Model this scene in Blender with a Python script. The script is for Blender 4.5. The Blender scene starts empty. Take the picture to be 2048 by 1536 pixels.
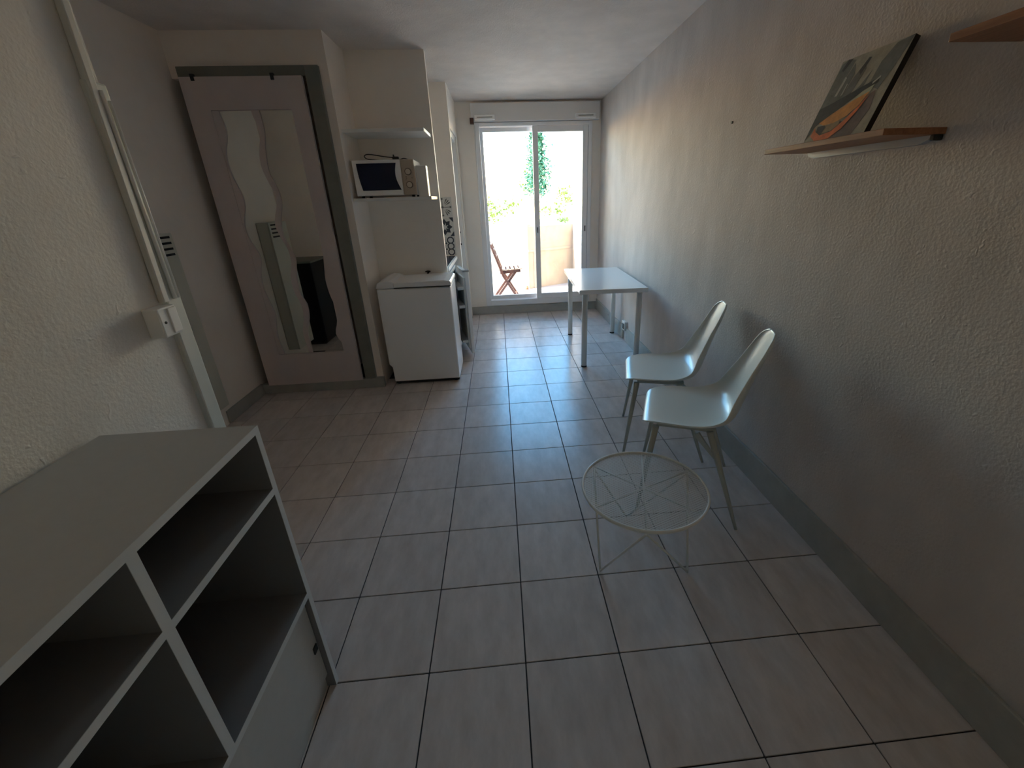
import bpy, math, random
from mathutils import Vector, Matrix
random.seed(7)
PI = math.pi
SC = bpy.context.scene
COL = SC.collection

# ---------------------------------------------------------------- camera
TS = 0.33                                     # floor tile module
cam_d = bpy.data.cameras.new('camera')
cam = bpy.data.objects.new('camera', cam_d); COL.objects.link(cam)
yaw, pit, rol = math.radians(4.0978), math.radians(22.0976), math.radians(-1.9038)
Fw = Vector((math.sin(yaw)*math.cos(pit), math.cos(yaw)*math.cos(pit), -math.sin(pit)))
rt = Vector((math.cos(yaw), -math.sin(yaw), 0)); up = rt.cross(Fw)
Rv = rt*math.cos(rol) + up*math.sin(rol); Uv = up*math.cos(rol) - rt*math.sin(rol)
M = Matrix((Rv, Uv, -Fw)).transposed().to_4x4()
M.translation = Vector((-0.0147, -4.9088, 4.5199))*TS
cam.matrix_world = M
cam_d.sensor_width = 36.0; cam_d.sensor_fit = 'HORIZONTAL'
cam_d.lens = 836.1067*36/2048
cam_d.shift_x = -44.6665/2048; cam_d.shift_y = -33.4522/2048
cam_d.clip_start = 0.02; cam_d.clip_end = 300
SC.camera = cam

# ---------------------------------------------------------------- sky, sun, exposure
W = bpy.data.worlds.new('sky'); SC.world = W; W.use_nodes = True
wn = W.node_tree.nodes; wl = W.node_tree.links; wn.clear()
wo = wn.new('ShaderNodeOutputWorld'); wb = wn.new('ShaderNodeBackground')
sky = wn.new('ShaderNodeTexSky'); sky.sky_type = 'NISHITA'; sky.sun_disc = False
sky.sun_elevation = math.radians(48); sky.sun_rotation = math.radians(-95)
sky.air_density = 1.3; sky.dust_density = 0.3; sky.ozone_density = 3.0
hs = wn.new('ShaderNodeHueSaturation'); hs.inputs['Saturation'].default_value = 1.4
tint = wn.new('ShaderNodeMix'); tint.data_type = 'RGBA'; tint.blend_type = 'MULTIPLY'; tint.inputs['Factor'].default_value = 1
tint.inputs['B'].default_value = (1.42, 1.06, .88, 1)
wl.new(sky.outputs[0], hs.inputs['Color']); wl.new(hs.outputs[0], tint.inputs['A']); wl.new(tint.outputs['Result'], wb.inputs[0]); wb.inputs[1].default_value = 1.15
wl.new(wb.outputs[0], wo.inputs[0])
sd = bpy.data.lights.new('sun', 'SUN'); sd.energy = 10.0; sd.angle = math.radians(0.6); sd.color = (1, .95, .86)
so = bpy.data.objects.new('sun', sd); COL.objects.link(so)
sdir = Vector((-0.95, -0.10, 1.05)).normalized()
so.rotation_euler = sdir.to_track_quat('Z', 'Y').to_euler(); so.location = (-6, 3, 9)
# portal: guides the sky's light through the glazed door, gives off none of its own
pd = bpy.data.lights.new('door_portal', 'AREA'); pd.shape = 'RECTANGLE'; pd.size = 1.46; pd.size_y = 2.12
pd.cycles.is_portal = True
po = bpy.data.objects.new('door_portal', pd); COL.objects.link(po)
po.location = (0.50, 4.30, 1.26); po.rotation_euler = (-PI/2, 0, 0)
SC.view_settings.view_transform = 'Standard'; SC.view_settings.look = 'None'
SC.view_settings.gamma = 1.0; SC.view_settings.use_curve_mapping = False
SC.view_settings.exposure = 1.65
SC.cycles.sample_clamp_indirect = 0
SC.cycles.max_bounces = 24; SC.cycles.diffuse_bounces = 11; SC.cycles.glossy_bounces = 6

# ---------------------------------------------------------------- materials
def nodes_of(m): return m.node_tree.nodes, m.node_tree.links
def mat(name, col, rough=.6, metal=0., noise=None, bump=None, spec=.5, coat=0., vary=.0, stretch=None, mottle=None):
    """noise=(scale, amount) colour mottling; bump=(scale, strength, distance)"""
    m = bpy.data.materials.new(name); m.use_nodes = True
    n, l = nodes_of(m); b = n['Principled BSDF']
    b.inputs['Base Color'].default_value = (*col, 1); b.inputs['Roughness'].default_value = rough
    b.inputs['Metallic'].default_value = metal; b.inputs['Specular IOR Level'].default_value = spec
    b.inputs['Coat Weight'].default_value = coat
    tc = n.new('ShaderNodeTexCoord'); vec = tc.outputs['Object']
    if stretch:
        mp = n.new('ShaderNodeMapping'); mp.inputs['Scale'].default_value = stretch
        l.new(vec, mp.inputs[0]); vec = mp.outputs[0]
    if noise:
        t = n.new('ShaderNodeTexNoise'); t.inputs['Scale'].default_value = noise[0]; t.inputs['Detail'].default_value = 5
        t.inputs['Roughness'].default_value = .62
        l.new(vec, t.inputs['Vector'])
        r = n.new('ShaderNodeMapRange'); r.inputs[1].default_value = .3; r.inputs[2].default_value = .7
        r.inputs[3].default_value = 1-noise[1]; r.inputs[4].default_value = 1+noise[1]*.6
        l.new(t.outputs['Fac'], r.inputs[0])
        mx = n.new('ShaderNodeMix'); mx.data_type = 'RGBA'; mx.blend_type = 'MULTIPLY'; mx.inputs['Factor'].default_value = 1
        mx.inputs['A'].default_value = (*col, 1); l.new(r.outputs[0], mx.inputs['B']); l.new(mx.outputs['Result'], b.inputs['Base Color'])
    if bump:
        t2 = n.new('ShaderNodeTexNoise'); t2.inputs['Scale'].default_value = bump[0]; t2.inputs['Detail'].default_value = 4
        l.new(vec, t2.inputs['Vector'])
        bp = n.new('ShaderNodeBump'); bp.inputs['Strength'].default_value = bump[1]; bp.inputs['Distance'].default_value = bump[2]
        l.new(t2.outputs['Fac'], bp.inputs['Height']); l.new(bp.outputs[0], b.inputs['Normal'])
    return m

def plaster(name, col, streak=0., rough=.75):
    """rough-cast paint: broad mottling, fine grit and scattered raised flecks"""
    m = bpy.data.materials.new(name); m.use_nodes = True
    n, l = nodes_of(m); b = n['Principled BSDF']; b.inputs['Roughness'].default_value = rough
    b.inputs['Specular IOR Level'].default_value = .35
    tc = n.new('ShaderNodeTexCoord')
    mp = n.new('ShaderNodeMapping'); mp.inputs['Scale'].default_value = (1, 1, .55); l.new(tc.outputs['Object'], mp.inputs[0])
    a = n.new('ShaderNodeTexNoise'); a.inputs['Scale'].default_value = 5.5; a.inputs['Detail'].default_value = 6; l.new(mp.outputs[0], a.inputs['Vector'])
    r = n.new('ShaderNodeMapRange'); r.inputs[1].default_value = .32; r.inputs[2].default_value = .68
    r.inputs[3].default_value = 1-.07-streak; r.inputs[4].default_value = 1.05; l.new(a.outputs['Fac'], r.inputs[0])
    mx = n.new('ShaderNodeMix'); mx.data_type = 'RGBA'; mx.blend_type = 'MULTIPLY'; mx.inputs['Factor'].default_value = 1
    mx.inputs['A'].default_value = (*col, 1); l.new(r.outputs[0], mx.inputs['B']); l.new(mx.outputs['Result'], b.inputs['Base Color'])
    g = n.new('ShaderNodeTexNoise'); g.inputs['Scale'].default_value = 95; g.inputs['Detail'].default_value = 4; l.new(tc.outputs['Object'], g.inputs['Vector'])
    v = n.new('ShaderNodeTexVoronoi'); v.inputs['Scale'].default_value = 17; v.inputs['Randomness'].default_value = 1
    d = n.new('ShaderNodeTexNoise'); d.inputs['Scale'].default_value = 24
    l.new(tc.outputs['Object'], d.inputs['Vector'])
    ad = n.new('ShaderNodeMix'); ad.data_type = 'VECTOR'; ad.inputs['Factor'].default_value = .10
    l.new(tc.outputs['Object'], ad.inputs['A']); l.new(d.outputs['Color'], ad.inputs['B']); l.new(ad.outputs['Result'], v.inputs['Vector'])
    vr = n.new('ShaderNodeMapRange'); vr.inputs[1].default_value = .05; vr.inputs[2].default_value = .17
    vr.inputs[3].default_value = 1; vr.inputs[4].default_value = 0; l.new(v.outputs['Distance'], vr.inputs[0])
    h = n.new('ShaderNodeMath'); h.operation = 'MULTIPLY_ADD'; h.inputs[1].default_value = .55
    l.new(vr.outputs[0], h.inputs[0]); l.new(g.outputs['Fac'], h.inputs[2])
    big = n.new('ShaderNodeTexNoise'); big.inputs['Scale'].default_value = 22; big.inputs['Detail'].default_value = 3; l.new(mp.outputs[0], big.inputs['Vector'])
    h2 = n.new('ShaderNodeMath'); h2.operation = 'MULTIPLY_ADD'; h2.inputs[1].default_value = .8
    l.new(big.outputs['Fac'], h2.inputs[0]); l.new(h.outputs[0], h2.inputs[2])
    bp = n.new('ShaderNodeBump'); bp.inputs['Strength'].default_value = .46; bp.inputs['Distance'].default_value = .0035
    l.new(h2.outputs[0], bp.inputs['Height']); l.new(bp.outputs[0], b.inputs['Normal'])
    return m

def wood(name, c1, c2, rough=.5, scale=(3, 60, 60)):
    m = bpy.data.materials.new(name); m.use_nodes = True
    n, l = nodes_of(m); b = n['Principled BSDF']; b.inputs['Roughness'].default_value = rough
    tc = n.new('ShaderNodeTexCoord'); mp = n.new('ShaderNodeMapping'); mp.inputs['Scale'].default_value = scale
    l.new(tc.outputs['Object'], mp.inputs[0])
    t = n.new('ShaderNodeTexNoise'); t.inputs['Scale'].default_value = 1.6; t.inputs['Detail'].default_value = 6; l.new(mp.outputs[0], t.inputs['Vector'])
    cr = n.new('ShaderNodeValToRGB'); cr.color_ramp.elements[0].color = (*c1, 1); cr.color_ramp.elements[1].color = (*c2, 1)
    cr.color_ramp.elements[0].position = .35; cr.color_ramp.elements[1].position = .68
    l.new(t.outputs['Fac'], cr.inputs[0]); l.new(cr.outputs[0], b.inputs['Base Color'])
    return m

def tile_mat(name):
    m = bpy.data.materials.new(name); m.use_nodes = True
    n, l = nodes_of(m); b = n['Principled BSDF']
    oi = n.new('ShaderNodeObjectInfo'); tc = n.new('ShaderNodeTexCoord')
    geo = n.new('ShaderNodeNewGeometry')
    t = n.new('ShaderNodeTexNoise'); t.inputs['Scale'].default_value = 7; t.inputs['Detail'].default_value = 6; t.inputs['Roughness'].default_value = .65
    mp = n.new('ShaderNodeMapping'); mp.inputs['Scale'].default_value = (2.2, .8, 1); l.new(geo.outputs['Position'], mp.inputs[0]); l.new(mp.outputs[0], t.inputs['Vector'])
    cr = n.new('ShaderNodeValToRGB')
    cr.color_ramp.elements[0].position = .30; cr.color_ramp.elements[0].color = (.53, .475, .45, 1)
    cr.color_ramp.elements[1].position = .72; cr.color_ramp.elements[1].color = (.70, .64, .615, 1)
    l.new(t.outputs['Fac'], cr.inputs[0])
    r = n.new('ShaderNodeMapRange'); r.inputs[3].default_value = .94; r.inputs[4].default_value = 1.05; l.new(oi.outputs['Random'], r.inputs[0])
    mx = n.new('ShaderNodeMix'); mx.data_type = 'RGBA'; mx.blend_type = 'MULTIPLY'; mx.inputs['Factor'].default_value = 1
    l.new(cr.outputs[0], mx.inputs['A']); l.new(r.outputs[0], mx.inputs['B']); l.new(mx.outputs['Result'], b.inputs['Base Color'])
    b.inputs['Roughness'].default_value = .28; b.inputs['Specular IOR Level'].default_value = .36
    t2 = n.new('ShaderNodeTexNoise'); t2.inputs['Scale'].default_value = 14; t2.inputs['Detail'].default_value = 3; l.new(geo.outputs['Position'], t2.inputs['Vector'])
    bp = n.new('ShaderNodeBump'); bp.inputs['Strength'].default_value = .12; bp.inputs['Distance'].default_value = .002
    l.new(t2.outputs['Fac'], bp.inputs['Height']); l.new(bp.outputs[0], b.inputs['Normal'])
    return m

def glass_mat(name):
    m = bpy.data.materials.new(name); m.use_nodes = True
    n, l = nodes_of(m); n.clear()
    o = n.new('ShaderNodeOutputMaterial'); tr = n.new('ShaderNodeBsdfTransparent'); tr.inputs[0].default_value = (.95, .97, .96, 1)
    gl = n.new('ShaderNodeBsdfGlossy'); gl.inputs['Roughness'].default_value = .02
    fr = n.new('ShaderNodeFresnel'); fr.inputs[0].default_value = 1.45
    mx = n.new('ShaderNodeMixShader'); l.new(fr.outputs[0], mx.inputs[0]); l.new(tr.outputs[0], mx.inputs[1]); l.new(gl.outputs[0], mx.inputs[2]); l.new(mx.outputs[0], o.inputs[0])
    return m

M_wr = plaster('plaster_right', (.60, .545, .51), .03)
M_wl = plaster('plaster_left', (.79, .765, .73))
M_ws = mat('smooth_wall_paint', (.88, .81, .74), .7, noise=(3, .05), bump=(60, .15, .002))
M_wn = mat('niche_wall_paint', (.90, .845, .775), .6, noise=(3, .04), bump=(80, .1, .001))
M_ceil = plaster('ceiling_plaster', (.72, .665, .63), .0)
M_trim = mat('grey_trim_paint', (.39, .39, .36), .5, noise=(9, .12))
M_frame = mat('dark_grey_green_frame', (.20, .205, .175), .55, noise=(8, .12))
M_grout = mat('grout', (.055, .05, .05), .95, noise=(30, .2))
M_tile = tile_mat('floor_tile')
M_door = mat('mauve_white_door_paint', (.60, .53, .52), .5, noise=(5, .05))
M_mirror = mat('mirror_glass', (.80, .82, .78), .015, 1.0)
M_white = mat('white_plastic', (.82, .82, .80), .35)
M_app = mat('white_enamel', (.92, .93, .93), .28, coat=.3, spec=.5)
M_pvc = mat('white_pvc_frame', (.84, .84, .85), .35)
M_metal = mat('white_powder_metal', (.78, .78, .75), .4)
M_shell = mat('white_chair_shell', (.70, .73, .70), .33, coat=.15)
M_leg = mat('chair_leg_paint', (.45, .47, .43), .42)
M_table = mat('white_table_laminate', (.86, .86, .85), .22, coat=.6)
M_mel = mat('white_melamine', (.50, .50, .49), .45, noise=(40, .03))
M_mel_shade = mat('shaded_melamine_inside', (.20, .20, .21), .5)  # same white melamine, darkened to paint in the shade of the cubbies
M_edge = mat('grey_edge_band', (.62, .64, .65), .4)
M_back_shade = mat('shaded_back_panel', (.06, .06, .062), .6)  # cubby shade put into the back panel's colour
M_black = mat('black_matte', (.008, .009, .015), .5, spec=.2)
M_dark = mat('dark_rubber', (.02, .02, .02), .6)
M_navy = mat('dark_blue_glass', (.004, .010, .040), .25, spec=.25)
M_beige = mat('beige_panel', (.55, .46, .36), .45)
M_knob = mat('knob_plastic', (.72, .66, .56), .35)
M_knobring = mat('knob_ring', (.16, .12, .08), .4)
M_heat = mat('heater_enamel', (.55, .55, .48), .4)
M_shelfw = wood('oiled_wood', (.25, .105, .045), (.37, .165, .075), .5, (60, 3, 60))
M_steel = mat('pale_metal_bracket', (.42, .44, .47), .35, .3)
M_chairw = wood('dark_stained_wood', (.055, .018, .010), (.11, .038, .020), .45, (30, 30, 6))
M_slat = wood('pale_brown_slat', (.30, .20, .13), (.48, .36, .25), .6, (30, 30, 30))  # paler brown than the wood of the chair frame
M_stucco = mat('cream_stucco', (.44, .35, .265), .9, noise=(4, .12), bump=(60, .4, .004))
M_balfl = mat('balcony_tile', (.42, .36, .32), .6, noise=(6, .10))
M_glass = glass_mat('window_glass')
M_btile = mat('backsplash_white_glaze', (.66, .66, .63), .3, noise=(20, .06))
M_ink = mat('navy_print', (.022, .027, .045), .35)
M_ink2 = mat('grey_print', (.13, .13, .125), .4)
M_ground = mat('pale_ground', (.45, .42, .36), .9, noise=(1, .2))
M_bark = mat('bark', (.12, .08, .05), .9)
def leaf_mat(name, c):
    return mat(name, c, .6, noise=(12, .35))
M_cyp = leaf_mat('cypress_green', (.05, .16, .085))
M_lf = leaf_mat('yellow_green_leaf', (.16, .22, .03))

# ---------------------------------------------------------------- mesh helpers
INV = {}
class MB:
    def __init__(s): s.v = []; s.f = []; s.sm = []
    def add(s, vs, fs, smooth=False):
        o = len(s.v); s.v += [Vector(v) for v in vs]
        for f in fs: s.f.append([i+o for i in f]); s.sm.append(smooth)
        return s
    def box(s, x0, x1, y0, y1, z0, z1, T=None):
        vs = [Vector((x, y, z)) for z in (z0, z1) for y in (y0, y1) for x in (x0, x1)]
        if T is not None: vs = [T @ v for v in vs]
        return s.add(vs, [(0, 2, 3, 1), (4, 5, 7, 6), (0, 1, 5, 4), (2, 6, 7, 3), (0, 4, 6, 2), (1, 3, 7, 5)])
    def bar(s, a, b, w, h, upv=(0, 0, 1), w2=None, h2=None):
        a = Vector(a); b = Vector(b); d = (b-a).normalized(); u = Vector(upv)
        if abs(d.dot(u)) > .98: u = Vector((0, 1, 0))
        r = d.cross(u).normalized(); u = r.cross(d)
        w2 = w if w2 is None else w2; h2 = h if h2 is None else h2
        vs = [p + r*sx*ww/2 + u*sy*hh/2 for p, ww, hh in ((a, w, h), (b, w2, h2)) for sx, sy in ((-1, -1), (1, -1), (1, 1), (-1, 1))]
        return s.add(vs, [(0, 3, 2, 1), (4, 5, 6, 7), (0, 1, 5, 4), (1, 2, 6, 5), (2, 3, 7, 6), (3, 0, 4, 7)])
    def tube(s, pts, r, n=10, closed=False, r2=None, cap=True):
        pts = [Vector(p) for p in pts]; m = len(pts); rings = []
        pr = None
        for i, p in enumerate(pts):
            if closed: d = (pts[(i+1) % m]-pts[i-1]).normalized()
            else: d = (pts[min(i+1, m-1)]-pts[max(i-1, 0)]).normalized()
            if pr is None:
                a = Vector((0, 0, 1)) if abs(d.z) < .9 else Vector((1, 0, 0)); pr = d.cross(a).normalized()
            pr = (pr - d*pr.dot(d)).normalized(); q = d.cross(pr)
            rr = r if r2 is None else r+(r2-r)*i/(m-1)
            rings.append([p+(pr*math.cos(2*PI*k/n)+q*math.sin(2*PI*k/n))*rr for k in range(n)])
        vs = [v for R in rings for v in R]; fs = []
        for i in range(m if closed else m-1):
            j = (i+1) % m
            for k in range(n): fs.append((i*n+k, i*n+(k+1) % n, j*n+(k+1) % n, j*n+k))
        s.add(vs, fs, True)
        if not closed and cap:
            o = len(s.v)-len(vs)
            s.f.append([o+k for k in range(n)][::-1]); s.sm.append(False)
            s.f.append([o+(m-1)*n+k for k in range(n)]); s.sm.append(False)
        return s
    def cyl(s, a, b, r, n=20, r2=None): return s.tube([a, b], r, n, r2=r2)
    def prism(s, poly, axis, a, b):
        """poly: 2-D outline (counter-clockwise), extruded along axis from a to b"""
        def P(u, v, w): return {'x': (w, u, v), 'y': (u, w, v), 'z': (u, v, w)}[axis]
        n = len(poly); vs = [P(u, v, a) for u, v in poly]+[P(u, v, b) for u, v in poly]
        fs = [tuple(range(n))[::-1], tuple(range(n, 2*n))]+[(i, (i+1) % n, n+(i+1) % n, n+i) for i in range(n)]
        return s.add(vs, fs)
    def xf(s, T): s.v = [T @ v for v in s.v]; return s
    def build(s, name, m, parent=None, bevel=0, seg=2, fixn=True):
        me = bpy.data.meshes.new(name)
        vs = s.v
        if parent is not None and parent.name in INV: vs = [INV[parent.name] @ v for v in vs]
        me.from_pydata([tuple(v) for v in vs], [], s.f); me.materials.append(m)
        me.polygons.foreach_set('use_smooth', s.sm); me.update()
        if fixn:
            import bmesh
            bm = bmesh.new(); bm.from_mesh(me); bmesh.ops.recalc_face_normals(bm, faces=bm.faces)
            if bevel:
                bmesh.ops.bevel(bm, geom=[e for e in bm.edges if len(e.link_faces) == 2 and e.calc_face_angle(0) > .6], offset=bevel, segments=seg, affect='EDGES', profile=.5)
            bm.to_mesh(me); bm.free()
        o = bpy.data.objects.new(name, me); COL.objects.link(o)
        if parent is not None: o.parent = parent; INV[o.name] = INV.get(parent.name, Matrix.Identity(4))
        return o
def tag(o, label=None, cat=None, group=None, kind=None):
    if label: o['label'] = label
    if cat: o['category'] = cat
    if group: o['group'] = group
    if kind: o['kind'] = kind
    return o
def thing(name, label, cat, loc=(0, 0, 0), rz=0, group=None):
    o = bpy.data.objects.new(name, None); COL.objects.link(o); o.empty_display_size = .1
    o.location = loc; o.rotation_euler = (0, 0, rz)
    INV[o.name] = (Matrix.Translation(loc) @ Matrix.Rotation(rz, 4, 'Z')).inverted()
    return tag(o, label, cat, group)
def struct(o): o['kind'] = 'structure'; return o
def box(*a, **k): return MB().box(*a, **k)

# ---------------------------------------------------------------- room shell
XR = 1.317; ZC = 2.55; YW = 4.11; XK = -0.43
fl = struct(MB().box(-2.75, XR+.02, -2.4, YW+.02, -.12, -.006).build('floor', M_grout))
def tile_mesh(w, d):
    b = MB(); b.box(0, w, 0, d, -.006, 0)
    o = b.build('tile', M_tile, bevel=.0012, seg=1); me = o.data; bpy.data.objects.remove(o); return me
cache = {}
g = .0022
def inside(cx, cy):
    if cx < -1.025 and cy < -.24: return False
    if cx < -2.1 and cy > .74: return False
    if cy > 1.84 and cx < -1.08: return False
    if cy > 3.2 and cx < XK: return False
    return True
for i in range(-8, 4):
    for j in range(-7, 13):
        x0, x1, y0, y1 = i*TS, (i+1)*TS, j*TS, (j+1)*TS
        x1 = min(x1, XR-.002); y1 = min(y1, YW-.004); y0 = max(y0, -2.2)
        if j == -1 and x1 < -.98: y0 = -.238
        elif j < -1 and x0 < -1.02 < x1: x0 = -1.018
        if y0 > 1.7 and y0 < 2.0 and x1 < -1.08: y1 = min(y1, 1.838)
        if y1 > 3.2 and x1 > XK: x0 = max(x0, XK+.002)
        if y0 > .74: x0 = max(x0, -2.085)
        if y0 < .42: x0 = max(x0, -2.6)
        if x1-x0 < .02 or y1-y0 < .02: continue
        if not inside((x0+x1)/2, (y0+y1)/2): continue
        k = (round(x1-x0, 3), round(y1-y0, 3))
        if k not in cache: cache[k] = tile_mesh(k[0]-2*g, k[1]-2*g)
        o = bpy.data.objects.new('tile', cache[k]); COL.objects.link(o); o.parent = fl
        o.location = (x0+g, y0+g, random.uniform(-.0006, 0))

struct(MB().box(-2.75, XR+.1, -2.4, YW+.12, ZC, ZC+.1).build('ceiling', M_ceil))
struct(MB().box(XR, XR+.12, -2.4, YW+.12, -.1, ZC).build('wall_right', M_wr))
struct(MB().box(-1.12, XR, -2.5, -2.4, -.1, ZC).build('wall_back', M_ws))
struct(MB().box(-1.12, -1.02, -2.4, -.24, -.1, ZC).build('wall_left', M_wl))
b = MB().box(-2.6, -1.12, -.34, -.24, -.1, ZC).box(-2.7, -2.6, -.34, .85, -.1, ZC).box(-2.6, -2.19, .75, .85, -.1, ZC)
struct(b.build('wall_entrance', M_ws))
struct(MB().box(-2.19, -2.09, .75, 2.25, -.1, ZC).build('wall_left_alcove', M_ws))
# closet wall, with the door recess, and the side of the appliance niche
b = MB().box(-2.09, -1.18, 1.84, 1.94, 2.29, ZC).box(-1.235, -1.18, 1.84, 1.94, -.1, 2.29).box(-1.18, -1.08, 1.84, 2.25, -.1, ZC).box(-2.19, -1.18, 2.25, 2.35, -.1, ZC)
struct(b.build('wall_closet', M_ws))
struct(MB().box(-1.18, -.485, 2.25, 2.30, -.1, ZC).build('wall_niche', M_wn))
struct(MB().box(-1.28, -1.18, 2.25, 3.30, -.1, ZC).build('wall_kitchen_left', M_wn))
struct(MB().box(-1.18, XK, 3.20, 3.27, -.1, ZC).build('wall_kitchen', M_wn))
# wall beside the glazed door: high panel above a recessed bathroom door
b = MB().box(XK-.07, XK, 3.93, YW, -.1, ZC).box(XK-.07, XK, 3.27, 3.93, 2.17, ZC)
struct(b.build('wall_left_far', M_wn))
bd = struct(MB().box(XK-.10, XK-.055, 3.27, 3.93, 0, 2.17).build('door_1', M_wn))
MB().box(XK-.055, XK-.012, 3.275, 3.315, 0, 2.165).box(XK-.055, XK-.012, 3.885, 3.925, 0, 2.165).box(XK-.055, XK-.012, 3.315, 3.885, 2.11, 2.165).build('door_frame', M_white, bd)
for z in (.98, 1.12):
    MB().cyl((XK-.055, 3.85, z), (XK-.04, 3.85, z), .011, 12).build('screw_cap', M_dark, bd)
# window wall around the opening
wx0, wx1, wz0, wz1 = -.225, 1.205, .125, 2.33
b = MB().box(XK-.1, wx0, YW, YW+.15, -.1, ZC).box(wx1, XR, YW, YW+.15, -.1, ZC).box(wx0, wx1, YW, YW+.15, wz1, ZC).box(wx0, wx1, YW, YW+.15, -.1, wz0)
struct(b.build('wall_window', M_wn))

# baseboards
def bb(x0, x1, y0, y1, h, name, side):
    b = MB().box(x0, x1, y0, y1, 0, h)
    o = b.build(name, M_trim, bevel=.003)
    return struct(o)
bb(XR-.014, XR, -2.4, 2.62, .158, 'baseboard_right', 0)
o = bb(XR-.014, XR, 2.74, YW-.012, .15, 'baseboard_right_far', 0)
MB().cyl((XR-.016, 3.39, .10), (XR-.012, 3.39, .10), .009, 10).build('screw', M_dark, o)
bb(XK, XR-.014, YW-.012, YW, .112, 'baseboard_window', 0)
bb(-2.09, -2.076, 1.30, 1.80, .10, 'baseboard_left', 0)
bb(-2.09, -1.07, 1.80, 1.84, .088, 'baseboard_closet', 0)
struct(MB().box(-2.09, -1.235, 1.84, 2.25, -.05, .06).build('closet_floor', M_grout))
bb(-1.02, -1.008, -.64, -.30, .10, 'baseboard_entrance', 0)
# vertical trim at the end of the near left wall and the pipe running up it
struct(MB().box(-1.026, -1.004, -.30, -.238, 0, 1.80).build('trim_1', mat('corner_trim_paint', (.60, .62, .58), .4), bevel=.006))
M_trunk = mat('trunking_paint', (.62, .62, .58), .4)
t = thing('cable_trunking', 'white vertical cable trunking at the end of the left wall', 'trunking', (-1.01, -.29, 0))
MB().bar((-1.008, -.305, 1.236), (-1.008, -.262, 2.545), .022, .018, (1, 0, 0)).build('channel', M_trunk, t, bevel=.003)
MB().cyl((-.999, -.272, 1.24), (-.999, -.272, 1.78), .005, 10).build('cable', M_white, t)
MB().cyl((-.999, -.254, 1.24), (-.999, -.254, 1.76), .004, 10).build('cable', M_white, t)
t = thing('switch_box', 'small white surface-mounted switch box on the trunking of the left wall', 'switch', (-1.0, -.32, 1.14))
MB().box(-1.02, -.975, -.385, -.315, 1.148, 1.232).build('housing', M_white, t, bevel=.004)
MB().box(-.976, -.971, -.352, -.318, 1.153, 1.227).build('rocker', M_white, t, bevel=.003)
MB().cyl((-.980, -.370, 1.19), (-.973, -.370, 1.19), .004, 8).build('screw', M_dark, t)

# ---------------------------------------------------------------- glazed sliding door and shutter box
win = struct(MB().box(wx0, wx0+.065, YW-.03, YW+.13, wz0, wz1).box(wx1-.045, wx1, YW-.03, YW+.13, wz0, wz1)
     .box(wx0+.065, wx1-.045, YW-.03, YW+.13, wz0, wz0+.07).box(wx0+.065, wx1-.045, YW-.03, YW+.13, wz1-.04, wz1).build('window_1', M_pvc, bevel=.004))
def sash(x0, x1, z0, z1, y0, y1, w, name):
    b = MB().box(x0, x0+w, y0, y1, z0, z1).box(x1-w, x1, y0, y1, z0, z1).box(x0+w, x1-w, y0, y1, z0, z0+w).box(x0+w, x1-w, y0, y1, z1-w, z1)
    o = b.build(name, M_pvc, win, bevel=.004)
    MB().box(x0+w-.005, x1-w+.005, (y0+y1)/2-.004, (y0+y1)/2+.004, z0+w-.005, z1-w+.005).build('pane', M_glass, o)
    return o
s1 = sash(-.168, .53, .196, 2.288, YW+.075, YW+.115, .045, 'sash')
s2 = sash(.475, 1.158, .196, 2.288, YW-.015, YW+.03, .066, 'sash')
MB().box(.502, .514, YW-.026, YW-.014, 1.06, 1.13).build('handle', M_dark, s2, bevel=.003)
MB().box(1.125, 1.137, YW-.026, YW-.014, 1.06, 1.13).build('handle', M_dark, s2, bevel=.003)
MB().box(1.158, 1.166, YW-.012, YW+.02, .2, 2.28).build('gasket', M_dark, win)
MB().cyl((wx0+.010, YW-.045, 1.02), (wx0+.012, YW-.045, 2.30), .006, 10).build('pull_cord', M_white, win)
M_case = mat('shutter_casing', (.76, .74, .72), .45)
M_vent = mat('vent_white', (.95, .95, .95), .3)
t = thing('shutter_box', 'white roller shutter box above the glazed sliding door', 'shutter box', (.5, YW-.03, 2.31))
MB().box(-.245, 1.285, YW-.075, YW, 2.335, 2.525).build('casing', M_case, t, bevel=.004)
MB().box(-.26, -.215, YW-.10, YW-.03, 2.31, 2.372).build('cord_guide', M_chairw, t, bevel=.004)
def vent(x0, label):
    t = thing('air_vent', label, 'vent', (x0+.115, YW-.08, 2.35), group='slot vents on the shutter box')
    MB().box(x0, x0+.24, YW-.098, YW-.0752, 2.345, 2.40).build('cover', M_vent, t, bevel=.004)
    MB().box(x0+.03, x0+.21, YW-.1005, YW-.096, 2.372, 2.379).build('slot', M_frame, t)
    MB().box(x0, x0+.24, YW-.118, YW-.098, 2.345, 2.358).build('deflector', M_vent, t, bevel=.003)
vent(-.205, 'narrow white air vent at the left end of the shutter box')
vent(.99, 'narrow white air vent at the right end of the shutter box')

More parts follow.
